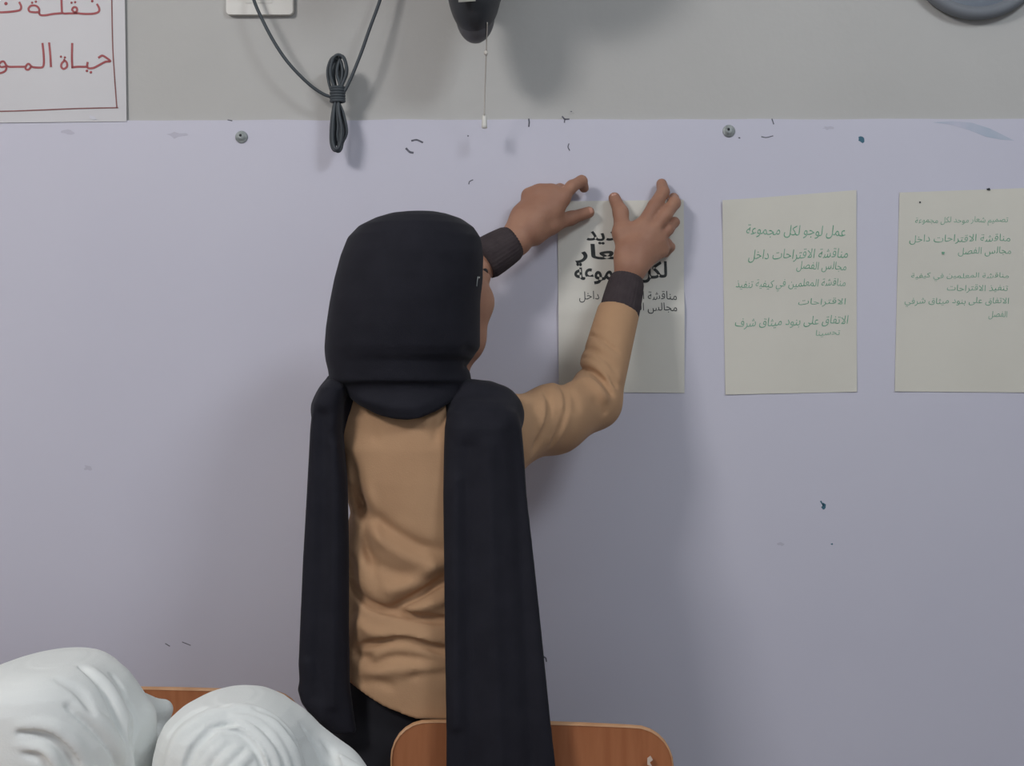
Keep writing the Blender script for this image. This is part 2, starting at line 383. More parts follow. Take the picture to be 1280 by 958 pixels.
# ------------------------------------------------------------------ sheets on the wall
SURF = {}
def drape(me, t, extra=.0003):
    """lay a flat pen mark onto the slightly uneven surface of its sheet"""
    height, tl, tr, br, bl = SURF[t.name]; n = len(me.vertices); co = np.zeros(n * 3); me.vertices.foreach_get('co', co); co = co.reshape(-1, 3)
    d = co[:, 1] + WB; px = 640 + co[:, 0] * F / d; py = 479 + (CAMZ - co[:, 2]) * F / d
    u = np.clip((px - tl[0]) / (tr[0] - tl[0]), 0, 1); v = np.clip((py - tl[1]) / (bl[1] - tl[1]), 0, 1); h = height(u, v)
    base = co[:, 1].max(); co[:, 1] = YB - h - .0004 - extra - (base - co[:, 1]); me.vertices.foreach_set('co', co.ravel()); me.update(); return me
def sheet(name, label, corners, m, lift=.0004, curl=(0, 0, 0, 0), creases=(), nx=24, ny=48, cat='paper', wave=.0003, group=None):
    """corners tl, tr, br, bl in photo pixels; curl lifts each corner off the wall (m); creases: (v, depth)"""
    tl, tr, br, bl = [np.array(c, float) for c in corners]; vs = []; r = random.Random(name + label); ph = [r.uniform(0, 6) for _ in range(4)]
    t = thing(name, label, cat, tuple(P(*((tl + tr + br + bl) / 4), DB)), group)
    def height(u, v):
        h = lift + wave * (1 + np.sin(5 * u + ph[0]) * np.sin(4 * v + ph[1]))
        for (cu, cv), a in zip(((0, 0), (1, 0), (1, 1), (0, 1)), curl): h = h + a * np.exp(-((u - cu) ** 2 + (v - cv) ** 2) / .02)
        for cv, dep, w1, w2 in creases: h = h + dep * np.maximum(0, 1 - np.where(v < cv, (cv - v) / w1, (v - cv) / w2))
        return h
    SURF[t.name] = (height, tl, tr, br, bl)
    for lay in (0, 1):
        for j in range(ny + 1):
            v = j / ny
            for i in range(nx + 1):
                u = i / nx; q = (tl * (1 - u) + tr * u) * (1 - v) + (bl * (1 - u) + br * u) * v
                h = float(height(u, v))
                p = P(*q, DB); p[1] = YB - h - (.0004 if lay else 0); vs.append(p)
    n = (nx + 1) * (ny + 1); fs = []
    for lay in (0, 1):
        for j in range(ny):
            for i in range(nx):
                a = lay * n + j * (nx + 1) + i; f = (a, a + 1, a + nx + 2, a + nx + 1); fs.append(f if not lay else f[::-1])
    rim = [j * (nx + 1) for j in range(ny)] + [ny * (nx + 1) + i for i in range(nx)] + [(ny - j) * (nx + 1) + nx for j in range(ny)] + [nx - i for i in range(nx)]
    for a, b in zip(rim, rim[1:] + rim[:1]): fs.append((a, b, b + n, a + n))
    me = mesh('sheet', vs, fs); k = len(rim); fl = [True] * (len(fs) - k) + [False] * k; me.polygons.foreach_set('use_smooth', fl)
    for e in me.edges: e.use_edge_sharp = abs(e.vertices[0] - e.vertices[1]) == n
    sharp = set(rim) | {q + n for q in rim}
    for e in me.edges:
        if e.vertices[0] in sharp and e.vertices[1] in sharp: e.use_edge_sharp = True
    part('paper_sheet', me, m, t)
    return t
LD = DB - .002   # lettering plane in front of the sheets
s2 = sheet('paper_sheet', 'cream sheet with green handwriting, second of three, right of the reaching hands', [(902.5, 251), (1070, 238), (1071, 490), (906.5, 493.5)], M['paper'], curl=(.004, .001, .001, .001), group=None)
GM = M['green']
for tx, b, tl in (('عمل لوجو لكل مجموعة', (933, 1057, 281, 298), .02), ('مناقشة الاقتراحات داخل', (936, 1060, 311, 327), -.02), ('مجالس الفصل', (996, 1058, 327, 340), .02),
                  ('مناقشة المعلمين في كيفية تنفيذ', (920, 1057, 349, 364), -.02), ('الاقتراحات', (998, 1057, 373, 383), -.02), ('الاتفاق على بنود ميثاق شرف', (919, 1060, 396, 410), -.03), ('تحسينا', (1020, 1050, 412, 421), -.02)):
    lettering(tx, *b, LD, -.004, GM, s2, .15, tl)
s3 = sheet('paper_sheet', 'cream sheet with green handwriting at the right edge of the photo', [(1124, 241), (1291, 235), (1291, 491), (1118, 489.5)], M['paper'], curl=(.001, .001, .001, .001))
for tx, b, tl in (('تصميم شعار موحد لكل مجموعة', (1144, 1260, 271, 282), -.01), ('مناقشة الاقتراحات داخل', (1137, 1263, 293, 305), -.01), ('مجالس الفصل', (1198, 1264, 309, 320), -.01),
                  ('مناقشة المعلمين في كيفية', (1139, 1261, 341, 351), .0), ('تنفيذ الاقتراحات', (1184, 1260, 356, 366), .0), ('الاتفاق على بنود ميثاق شرفي', (1131, 1261, 372, 384), .0), ('الفصل', (1236, 1259, 389, 399), .0)):
    lettering(tx, *b, LD, -.004, GM, s3, .1, tl)
part('marker_blot', prism([P(1177 + a, 315 + b, LD) for a, b in ((0, 0), (4, 0), (3, 3), (1, 3))], .0003), GM, s3)
part('marker_blot', prism([P(1233 + a, 236 + b, LD) for a, b in ((0, 0), (4, -1), (5, 2), (1, 2))], .0003), M['hole'], s3)
part('marker_blot', prism([P(1149 + a, 252 + b, LD) for a, b in ((0, 0), (2, 0), (2, 2), (0, 2))], .0003), M['hole'], s3)

s1 = sheet('paper_sheet', 'white folded sheet with bold black lettering being pressed on by the standing person', [(697, 252), (854.5, 250), (855.5, 491.5), (698.5, 490)], M['paper2'],
           curl=(.003, .001, .0, .0), creases=((.575, .0052, .105, .43), (.16, .0012, .12, .3)), wave=.0005)
BI = M['black_ink']; LB = DB - .003
def inkstroke(pts, w, t, d=None, m=None):
    d = d or LB
    part('pen_stroke', drape(stroke(pts, w, d + CAMY, d), t), m or BI, t)
lettering('تحديد', 733, 800, 286, 305, LB, .021, BI, s1, 0, -.02)
lettering('شعار', 719, 800, 306, 330, LB, .024, BI, s1, 0, .03)
lettering('لكل', 797, 834, 327, 354, LB, .027, BI, s1, 0, .0)
lettering('مجموعة', 718, 796, 328, 356, LB, .027, BI, s1, 0, .0)
inkstroke([(827, 318), (831, 317), (833, 320)], 3.0, s1)
lettering('مناقشة الاقتراحات داخل', 724, 846, 364, 378, LB, -.001, BI, s1, 0, 0)
lettering('مجالس الفصل', 772, 846, 379, 392, LB, -.001, BI, s1, 0, 0)

ps = sheet('poster_sheet', 'white poster with red border line and red lettering at the top left corner', [(-380, -190), (153.5, -190), (158.5, 152), (-380, 158)], M['poster'], nx=30, ny=24, cat='poster', lift=.0006, wave=.0004)
PL = DB - .0018
def red(pts, w=2.6, m=None): part('pen_stroke', drape(ribbon([P(a / 5.9875, b / 5.9875, PL)[[0, 2]] for a, b in pts], w * PL / F, PL + CAMY, .0003, 5), ps), m or M['red'], ps)
def dot(x, y, r=1.7):
    c = P(x / 5.9875, y / 5.9875, PL); part('pen_stroke', drape(lathe([(r * PL / F, 0), (r * PL / F * .9, .0004)], c, 'y', 10), ps), M['red'], ps)
# second row (traced handwriting)
red([(740, 430), (765, 416), (795, 432), (826, 458), (790, 462), (745, 485), (700, 508), (660, 510), (652, 490), (655, 470)])
red([(655, 500), (630, 500), (580, 500), (541, 504)]); red([(541, 504), (538, 430), (540, 328)]); dot(650, 530); dot(680, 541)
red([(480, 448), (500, 470), (500, 500), (476, 516), (458, 500), (462, 475), (480, 456)]); dot(456, 424, 1.5); dot(485, 430, 1.5)
red([(381, 496), (376, 410), (368, 324)]); red([(318, 328), (326, 400), (328, 470), (318, 502), (280, 506), (240, 500), (215, 478), (196, 492), (192, 515), (212, 522), (232, 502)])
red([(192, 500), (130, 500), (70, 500), (48, 490), (30, 462), (8, 464), (-8, 486), (10, 502), (46, 500), (40, 530), (5, 547), (-30, 548)])
red([(-60, 500), (-110, 500), (-150, 500), (-165, 450)]); red([(-200, 330), (-196, 420), (-200, 505)])
# first row
red([(728, 34), (742, 62), (738, 88), (700, 102), (640, 104), (590, 100), (560, 92), (540, 74), (552, 54), (572, 58), (576, 80), (556, 98)]); dot(690, 8)
dot(535, 20, 1.5); dot(562, 16, 1.5); red([(572, 100), (520, 100), (470, 98), (462, 60), (458, -60)])
red([(468, 98), (400, 104), (340, 114), (302, 112), (288, 92), (262, 92), (222, 86), (214, 62), (234, 42), (270, 44), (292, 66), (292, 96)])
dot(240, 20, 1.5); dot(268, 12, 1.5); dot(44, 26, 2.2); red([(146, 20), (158, 48), (150, 74), (110, 84), (50, 90), (0, 92), (-60, 92)])
red([(832, -700), (834, -200), (842, 300), (856, 560), (874, 806)], 1.5, M['redline']); red([(880, 806), (600, 812), (300, 824), (0, 834), (-800, 850), (-2000, 870)], 1.5, M['redline'])
part('tape_piece', prism([P(a, b, PL) for a, b in ((112, 144), (118, 146), (121, 149), (117, 150), (112, 148))], .0004), M['tape'], ps)

# ------------------------------------------------------------------ socket plate and tied cable
so = thing('socket_plate', 'white plastic wall socket plate cut off by the top edge, cable plugged in', 'socket', tuple(P(326, 0, WB)))
def rounded(px0, px1, py0, py1, r, d, n=6):
    pts = []
    for cx, cy, a0 in ((px1 - r, py1 - r, 0), (px0 + r, py1 - r, 90), (px0 + r, py0 + r, 180), (px1 - r, py0 + r, 270)):
        for i in range(n + 1):
            a = math.radians(a0 + 90 * i / n); pts.append(P(cx + r * math.cos(a), cy + r * math.sin(a), d))
    return pts
def plate(px0, px1, py0, py1, r, y, thick):
    d = y + WB; pts = rounded(px0, px1, py0, py1, r, d)
    for q in pts: q[1] = y
    return prism(pts, thick)
part('face_plate', merge([plate(284, 368, -60, 20, 5, 0, .008), plate(286, 366, -58, 18.5, 5, -.008, .0015)]), M['plastic'], so)
part('socket_insert', plate(307, 340, -45, 4, 1, -.0095, .001), M['plastic'], so)
cb = thing('tied_cable', 'dark grey cable hanging in a V with its slack tied in a bundle', 'cable', tuple(P(422, 128, 1.96)))
R_ = .0026
part('plug', plate(308, 328, -38, -7, 4, -.0112, .02), M['cable'], cb)
part('cable', tube([P(316, -22, 1.975), P(316, -6, 1.965), P(322, 12, 1.958), P(340, 48, 1.954), P(360, 78, 1.954), P(385, 104, 1.956), P(405, 118, 1.958), P(422, 123, 1.96)], R_), M['cable'], cb)
part('cable', tube([P(424, 122, 1.958), P(434, 108, 1.955), P(450, 70, 1.955), P(462, 36, 1.957), P(475, 0, 1.962), P(486, -40, 1.968), P(492, -90, 1.985), P(492, -110, 1.994)], R_), M['cable'], cb)
for i, (a, b, c_, d_, dd) in enumerate(((409.5, 428, 71, 188, 1.958), (413, 432.5, 68.5, 186, 1.952), (417, 429, 77, 189, 1.963), (415, 425, 74, 182, 1.967), (421, 433.5, 70, 178, 1.957))):
    m_ = (a + b) / 2
    loop = [(422, 128), (m_ - 5 + i, 112), (a, 92), (a + 3, c_ + 6), (m_, c_), (b - 2, c_ + 6), (b, 92), (424, 115), (417.5 + i, 132), (414 + i * 2.2, 158), (414 + i * 2.0, d_ - 9), (418 + i * 1.6, d_), (423 + i * 1.8, d_ - 4), (425 + i * 2.1, 162), (422 + i * 1.6, 140), (423, 128)]
    part('cable_loop', tube([P(x, y, dd + .002 * math.sin(k * .8 + i)) for k, (x, y) in enumerate(loop)], R_ * .95, 8, 5), M['cable'], cb)
part('cable_wrap', merge([tube([P(422 + 8.0 * math.cos(t), y + 1.2 * math.sin(t), 1.959 + .0085 * math.sin(t)) for t in np.linspace(0, 2 * PI, 17)], R_, 8, 2) for y in (110, 113, 116.5, 120, 123.5, 126.5)]), M['cable'], cb)

# ------------------------------------------------------------------ wall fan housing with pull cord, clock
fn = thing('wall_fan', 'black rounded wall fan motor housing with a white pull cord, above the person', 'fan', tuple(P(593, -20, 1.86)))
fc = P(593, -22, 1.86)
f = Field(fc - .17, fc + .17, .003)
f.ell(fc, (.0405, .055, .078), k=.01); f.cone(fc + [0, .05, .02], fc + [0, .1, .02], .02, .022, .02)
part('motor_housing', f.mesh(), M['fan'], fn)
f = Field(fc - .12, fc + .12, .003); f.ell(fc + [.001, .01, -.044], (.029, .036, .042), k=0); part('housing_cap', f.mesh(), M['fan2'], fn)
part('housing_ring', tube([fc + np.array([.0365 * math.cos(a), .048 * math.sin(a), -.024]) for a in np.linspace(0, 2 * PI, 33)], .0028, 8, 1, False), M['fan'], fn)
part('wall_mount', box(fc[0] - .04, fc[0] + .04, -.03, 0, fc[2] + .03, fc[2] + .14), M['fan'], fn)
part('mount_arm', tube([(fc[0], -.06, fc[2] + .05), (fc[0], -.012, fc[2] + .07)], .018), M['fan'], fn)
gc = P(593, -232, 1.78)  # fan head out of view, added to cast soft shade on the upper wall
part('unseen_fan_hub', lathe([(.03, -.02), (.036, 0), (.034, .02), (.02, .03)], gc, 'y', 24), M['fan'], fn)
for k in range(4):
    a = k * PI / 2 + .5; vs = []
    for j in range(9):
        r_ = .03 + .145 * j / 8; wd = .035 + .045 * math.sin(PI * min(1, j / 7) * .62)
        for i in range(5):
            u = i / 4 - .5; ang = a + u * wd * 2 / max(r_, .05); vs.append(gc + np.array([math.cos(ang) * r_, -u * .035, math.sin(ang) * r_]))
    vs += [v + np.array([0, -.0015, 0]) for v in vs]; fs = []
    for j in range(8):
        for i in range(4): q = j * 5 + i; fs += [(q, q + 1, q + 6, q + 5), (q + 45, q + 50, q + 51, q + 46)]
    part('unseen_fan_blade', mesh('blade', vs, fs), M['clock'], fn)
wires = []
for k in range(36):
    a = 2 * PI * k / 36; ca, sa = math.cos(a), math.sin(a)
    wires.append(tube([gc + np.array([ca * r_, y_, sa * r_]) for r_, y_ in ((.035, -.05), (.12, -.05), (.175, -.02), (.18, 0), (.17, .025), (.10, .045), (.03, .045))], .0012, 4, 2))
for r_, y_ in ((.18, 0), (.12, -.05), (.06, -.052), (.10, .045)): wires.append(tube([gc + np.array([math.cos(a) * r_, y_, math.sin(a) * r_]) for a in np.linspace(0, 2 * PI, 49)], .002, 5, 1, False))
o = part('unseen_grille', merge(wires), M['fan'], fn); o['kind'] = 'stuff'
part('unseen_fan_neck', tube([gc + np.array([0, .04, -.01]), gc + np.array([0, .08, -.06]), fc + np.array([0, .02, .05])], .022, 12), M['fan'], fn)
part('maker_sticker', prism([P(a, b, 1.8035) for a, b in ((573, -16), (595, -18), (594.5, 1.5), (573, 3))], .0006), M['label'], fn)
cordd = 1.93
cp = part('pull_cord', tube([P(609, 28, 1.84), P(608.5, 45, 1.86), P(607, 90, 1.9), P(606, 120, 1.925), P(605.5, 146, 1.938)], .0009, 6), M['cord'], fn)
kc = P(605.5, 152, 1.94)
part('pull_knob', lathe([(.0015, .011), (.0035, .008), (.0042, -.006), (.0045, -.010), (.003, -.0105)], kc, 'z', 14), M['plastic'], cp)
part('cord_bead', lathe([(.001, .004), (.003, .001), (.003, -.002), (.001, -.004)], P(607.5, 66, 1.878), 'z', 10), M['cord'], cp)

ck = thing('wall_clock', 'round bluish grey disc with dark rim, cut off at the top right corner', 'clock', tuple(P(1218, -75, WB)))
cc = P(1218, -62, WB)
part('clock_case', lathe([(.105, 0), (.112, .008), (.113, .014), (.110, .022), (.103, .025), (.096, .022), (.092, .014)], cc, 'y', 64), M['rim'], ck)
part('clock_face', lathe([(.093, .013), (.092, .0145), (.05, .0150)], cc, 'y', 64), M['clock'], ck)
for ang, ln in ((60, .045), (-20, .065)):
    a = math.radians(ang); c2 = cc + np.array([0, -.0155, 0])
    part('clock_hand', tube([c2, c2 + np.array([math.sin(a) * ln, 0, math.cos(a) * ln])], .0015, 6), M['fan'], ck)

# ------------------------------------------------------------------ chairs
def make_chair(name, label, pxl, pxr, pyt, d, drop, mark=False):
    """school chair facing the camera; backrest top left/right corners in photo pixels"""
    a = P(pxl, pyt, d); b = P(pxr, pyt + drop, d); cx = (a[0] + b[0]) / 2; zt = (a[2] + b[2]) / 2; wd = (b[0] - a[0]); Y = d + CAMY
    t = thing(name, label, 'chair', (cx, Y - .2, 0)); th = math.atan2(b[2] - a[2], wd)
    H = .19; nx, nz = 28, 14; vs, fs = [], []; r = .045
    def prof(u):   # top edge rounding
        x = abs(u) * wd / 2; e = wd / 2 - x
        return 0 if e > r else r - math.sqrt(max(0, r * r - (r - e) ** 2))
    xs = [math.sin(s * PI / 2) for s in np.linspace(-1, 1, nx + 1)]
    for lay in (0, 1):
        for j in range(nz + 1):
            for u in xs:
                x = u * wd / 2; c = prof(u); z = zt - c - (H - 2 * c) * j / nz + x * math.tan(th)
                y = Y + .012 * (1 - u * u) + (.022 * ((j / nz) - .3) ** 2) * -1 + (.011 if lay else 0)
                vs.append((cx + x, y, z))
    n = (nx + 1) * (nz + 1)
    for lay in (0, 1):
        for j in range(nz):
            for i in range(nx):
                q = lay * n + j * (nx + 1) + i; g = (q, q + nx + 1, q + nx + 2, q + 1); fs.append(g if not lay else g[::-1])
    rim = [j * (nx + 1) for j in range(nz)] + [nz * (nx + 1) + i for i in range(nx)] + [(nz - j) * (nx + 1) + nx for j in range(nz)] + [nx - i for i in range(nx)]
    bk = part('backrest', mesh('back', vs, fs), M['wood'], t)
    loop = rim + rim[:1]
    P3 = [np.array(vs[i]) for i in loop]
    # exposed ply edge band
    vv, ff = [], []
    for i, p in enumerate(P3):
        ctr = np.array([cx, p[1], zt - H / 2]); o_ = (p - ctr); o_ /= np.linalg.norm(o_)
        vv += [p + o_ * .0008 + [0, -.0006, 0], p + o_ * .0008 + [0, .0116, 0], p - o_ * .0012 + [0, -.0006, 0]]
    for i in range(len(P3) - 1): ff += [(3 * i, 3 * i + 1, 3 * i + 4, 3 * i + 3), (3 * i, 3 * i + 3, 3 * i + 5, 3 * i + 2)]
    part('ply_edge', mesh('edge', vv, ff), M['ply'], bk)
    if mark:
        part('scratch', merge([prism([P(x, y, d - .003) for x, y in ((809, 948), (813, 945), (816, 950), (812, 953), (815, 958), (809, 956))], .002)]), M['white_mark'], bk)
    sz = .44 * zt / .80
    # seat
    vs, fs = [], []
    for lay in (0, 1):
        for j in range(9):
            for i in range(13):
                u, v = i / 6 - 1, j / 8; x = u * .18 * (1 - .25 * max(0, abs(v - .5) * 2 - .8)); y = Y - .03 - v * .36
                vs.append((cx + x, y, sz - (.012 if lay else 0) - .008 * (1 - u * u) - (.015 * max(0, v - .85) / .15)))
    for lay in (0, 1):
        for j in range(8):
            for i in range(12):
                q = lay * 117 + j * 13 + i; g = (q, q + 13, q + 14, q + 1); fs.append(g if not lay else g[::-1])
    rim = [j * 13 for j in range(8)] + [8 * 13 + i for i in range(12)] + [(8 - j) * 13 + 12 for j in range(8)] + [12 - i for i in range(12)]
    for q, s in zip(rim, rim[1:] + rim[:1]): fs.append((q, s, s + 117, q + 117))
    part('seat', mesh('seat', vs, fs), M['wood'], t)
    for sx in (-1, 1):
        x = cx + sx * .15
        part('leg', tube([(x, Y + .020, zt - .05), (x, Y + .020, sz + .02), (x, Y + .01, sz - .05), (x, Y + .022, .008)], .0095, 10, 4), M['steel'], t)
        part('leg', tube([(x, Y - .34, sz - .03), (x, Y - .36, .008)], .0095, 10, 4), M['steel'], t)
        part('side_rail', tube([(x, Y + .01, sz - .03), (x, Y - .34, sz - .03)], .008, 8, 3), M['steel'], t)
        part('stretcher', tube([(x, Y + .012, .14), (x, Y - .355, .14)], .006, 8, 3), M['steel'], t)
    return t
make_chair('school_chair', 'orange-brown plywood chair behind which the tan-shirted person stands', 489, 841, 903, 1.605, 9, True)
make_chair('school_chair', 'orange-brown plywood chair behind the two people in white, back showing', 62, 378, 861, 1.76, 7)

make_chair('school_chair', 'plywood school chair carrying the person at the bottom left corner', -300, 16, 866, 1.76, 2)
# ------------------------------------------------------------------ the standing person
pr = thing('person', 'standing person in black headscarf and tan shirt, back turned, pressing a sheet to the wall', 'person', (P(535, 900, 1.71)[0], -.28, 0))
HC = P(533, 364, 1.70)                                   # head centre
psi = math.radians(46); fw = np.array([math.sin(psi), math.cos(psi), 0]); rt = np.array([math.cos(psi), -math.sin(psi), 0]); up = np.array([0, 0, 1.])
def hp(f_, r_, u_): return HC + fw * f_ + rt * r_ + up * u_
RH = np.array([fw, rt, up])
b = Field((-.25, -.44, 0), (.29, -.0035, 1.56), .0026)
def face(b, hp, RH, s=1.0):
    b.ell(hp(-.012 * s, 0, .012 * s), np.array([.086, .070, .080]) * s, RH, .01)
    b.ell(hp(.032 * s, 0, -.026 * s), np.array([.056, .060, .078]) * s, RH, .02 * s)
    for e in (-1, 1): b.ell(hp(.034 * s, e * .034 * s, -.062 * s), np.array([.030, .022, .026]) * s, RH, .02 * s)
    b.ell(hp(.050 * s, 0, -.072 * s), np.array([.030, .032, .024]) * s, RH, .03 * s)     # chin
    for e in (-1, 1):
        b.ell(hp(.052 * s, e * .040 * s, -.014 * s), np.array([.025, .024, .024]) * s, RH, .02 * s)   # cheeks
        b.ell(hp(.068 * s, e * .028 * s, .020 * s), np.array([.014, .020, .009]) * s, RH, .012 * s)  # brow ridge
        b.ell(hp(.0 * s, e * .070 * s, -.004 * s), np.array([.016, .008, .028]) * s, RH, .006 * s)  # ears
    b.chain([hp(.080 * s, 0, .012 * s), hp(.096 * s, 0, -.012 * s), hp(.100 * s, 0, -.022 * s)], [.006 * s, .008 * s, .010 * s], .010 * s)
    b.cone(hp(.086 * s, -.010 * s, -.024 * s), hp(.086 * s, .010 * s, -.024 * s), .007 * s, .007 * s, .006 * s)
    b.cone(hp(.080 * s, -.014 * s, -.043 * s), hp(.080 * s, .014 * s, -.043 * s), .006 * s, .006 * s, .004 * s)
    b.cone(hp(.078 * s, -.012 * s, -.051 * s), hp(.078 * s, .012 * s, -.051 * s), .006 * s, .006 * s, .004 * s)
face(b, hp, RH)
NB = P(540, 478, 1.71)
b.cone(hp(-.02, 0, -.05), NB, .045, .05, .02)
SL, SR = P(441, 516, 1.71), P(628, 534, 1.71)
EL, WL = P(505, 412, 1.865), P(645, 300, 1.925)
ER, WR = P(742, 504, 1.83), P(784, 356, 1.925)
b.cone(SL, SR, .030, .030, .02); 
b.column([(P(0, y, 1.71)[2], P(l, y, 1.71)[0] + .014, P(r, y, 1.71)[0] - .014, -.29, dd) for y, l, r, dd in ((500, 445, 625, .05), (540, 440, 645, .065), (640, 452, 638, .068), (740, 455, 632, .062), (860, 446, 645, .064), (960, 446, 646, .062))], .03)
b.chain([SL, EL, WL], [.030, .024, .020], .004); b.chain([SR, ER, WR], [.030, .024, .0175], .004)
HZ = .74
hx = P(545, 900, 1.71)[0]
for e in (-1, 1):
    hip = np.array([hx + e * .05, -.275, HZ]); kn = np.array([hx + e * .06, -.285, .40]); an = np.array([hx + e * .065, -.27, .07])
    b.cone(hip, kn, .06, .043, .03); b.cone(kn, an, .042, .028, .02); b.cone(an + [0, .0, -.03], an + [e * .01, .11, -.04], .026, .02, .02)
def fingers(b, W, palm, thumb, fs_, flat):
    for mcp in palm: b.cone(W, mcp, .0185, .0115, .010, flat=flat, fs=.85)
    for i in range(len(palm) - 1): b.cone(palm[i], palm[i + 1], .0112, .0112, .008)
    for pts, rs in fs_: b.chain(pts, rs, .0035)
    b.chain(*thumb, .007)
# right hand
pR = [P(803, 284, 1.944), P(814, 290, 1.942), P(822, 300, 1.946), P(826, 312, 1.952)]
b.cone(P(784, 350, 1.93), P(790, 318, 1.935), .0215, .024, .008, flat=(0, 1, 0), fs=.72)
b.cone(P(787, 322, 1.935), P(806, 300, 1.94), .022, .020, .012, flat=(0, 1, 0), fs=.7)
fR = [([pR[0], P(818, 258, 1.950), P(829, 240, 1.966), P(827, 230, 1.981)], [.0122, .0108, .0098, .0086]),
      ([pR[1], P(832, 268, 1.948), P(843, 254, 1.966), P(842, 248, 1.982)], [.0118, .0106, .0098, .0088]),
      ([pR[2], P(835, 287, 1.953), P(843, 278, 1.968), P(841, 280, 1.983)], [.0105, .0090, .0080, .0072]),
      ([pR[3], P(833, 305, 1.962), P(838, 309, 1.974), P(832, 317, 1.983)], [.0098, .0088, .0074, .0068])]
tR = ([P(786, 325, 1.94), P(778, 292, 1.95), P(776, 266, 1.965), P(768, 248, 1.979)], [.018, .0138, .0112, .0095])
fingers(b, WR + (pR[0] - WR) * .32, pR, tR, fR, (0, 1, 0))
b.cone(P(777, 290, 1.948), P(800, 285, 1.944), .010, .010, .012)      # web of thumb
# left hand
pL = [P(703, 246, 1.945), P(689, 241, 1.944), P(675, 241, 1.947), P(662, 245, 1.952)]
b.cone(WL, P(660, 275, 1.938), .024, .028, .012, flat=(0, 1, 0), fs=.7)
b.cone(P(662, 276, 1.938), P(684, 262, 1.942), .026, .022, .012, flat=(0, 1, 0), fs=.68)
fL = [([pL[0], P(715, 233, 1.952), P(727, 226.5, 1.966), P(730, 235, 1.981)], [.0112, .0096, .0090, .0078]),
      ([pL[1], P(700, 237, 1.966), P(708, 239, 1.980), P(708, 246, 1.984)], [.0112, .0092, .0080, .0072]),
      ([pL[2], P(684, 238, 1.970), P(692, 243, 1.982), P(694, 252, 1.984)], [.0108, .0090, .0076, .0070]),
      ([pL[3], P(668, 241, 1.970), P(676, 248, 1.982), P(680, 256, 1.984)], [.0100, .0084, .0072, .0066])]
tL = ([P(668, 292, 1.938), P(690, 281, 1.950), P(713, 273, 1.966), P(736, 265.5, 1.981)], [.019, .0130, .0102, .0092])
fingers(b, WL + (pL[0] - WL) * .25, pL, tL, fL, (0, 1, 0))
b.cone(P(688, 280, 1.948), P(700, 252, 1.945), .011, .010, .012)
body = part('body', b.mesh('body', 1), M['skin'], pr)
def nail(c, n, u, wdt, ln):
    n = np.array(n, float); n /= np.linalg.norm(n); u = np.array(u, float); u -= n * u.dot(n); u /= np.linalg.norm(u); s = np.cross(n, u); vs = []
    for j in range(5):
        for i in range(5):
            a, c_ = (i / 4 - .5) * 2, (j / 4 - .5) * 2; k = math.sqrt(max(0, 1 - .35 * c_ * c_ * (1 if j > 2 else .6)))
            vs.append(c + s * a * wdt * k + u * c_ * ln + n * (.0012 - .0018 * a * a))
    return mesh('nail', vs, [(j * 5 + i, j * 5 + i + 1, j * 5 + i + 6, j * 5 + i + 5) for j in range(4) for i in range(4)])
for tip, prev, r_ in ((tR[0][-1], tR[0][-2], .0088), (tL[0][-1], tL[0][-2], .0092)):
    dr = (tip - prev) / np.linalg.norm(tip - prev); nn = np.array([0, -1, .15])
    part('nail', nail(tip + np.array([0, -1, .1]) * r_ * .93, nn, dr, .005, .0055), M['nail'], body)
for e in (-1, 1):
    def sph(c, r, n=14):
        return lathe([(max(1e-4, r * math.sin(a)), r * math.cos(a)) for a in np.linspace(0.02, PI - .02, n)], c, 'z', 16)
    ec = hp(.064, e * .029, .004); part('eye', sph(ec, .0115), M['eye'], body); part('iris', sph(ec + fw * .0072, .0052), M['iris'], body)
    part('eyebrow', tube([hp(.082, e * .014, .026), hp(.081, e * .028, .031), hp(.070, e * .044, .026)], [.0016, .0028, .0012], 8, 5), M['hair'], body)
    part('eyelashes', tube([hp(.074, e * .018, .009), hp(.0785, e * .029, .0125), hp(.069, e * .042, .009)], [.001, .0022, .0012], 8, 5), M['hair'], body)
part('lips', tube([hp(.080, -.020, -.047), hp(.0865, -.008, -.0445), hp(.0865, .008, -.0445), hp(.080, .020, -.047)], [.001, .003, .003, .001], 8, 5), M['lip'], body)

# shirt
f = Field((-.27, -.42, .74), (.23, -.03, 1.47), .0030)
rows = ((492, 465, 605, .040), (500, 452, 628, .056), (520, 430, 652, .078), (560, 425, 656, .086), (600, 430, 650, .087), (622, 434, 650, .086), (640, 438.5, 648, .085), (662, 433, 645, .085), (700, 428, 641, .083), (760, 428, 641, .083), (800, 428, 645, .086), (860, 428, 652, .083), (915, 428, 658, .080))
f.column([(P(0, y, 1.70)[2], P(l, y, 1.70)[0], P(r, y, 1.70)[0], -.295, dd) for y, l, r, dd in rows], .02, 2.3)
f.cone(P(500, 500, 1.71), SL, .046, .040, .03); f.cone(P(575, 505, 1.71), P(628, 536, 1.71), .036, .042, .02)
f.cone(SL, EL, .040, .038, .03); f.cone(EL, P(607, 328, 1.912), .038, .030, .02)
f.cone(P(634, 541, 1.71), P(692, 524, 1.78), .044, .047, .025); f.cone(P(692, 524, 1.78), P(743, 503, 1.832), .047, .037, .015); f.cone(P(743, 503, 1.832), P(774, 386, 1.909), .0375, .0315, .014)
cr = f.crease
dT = 1.63
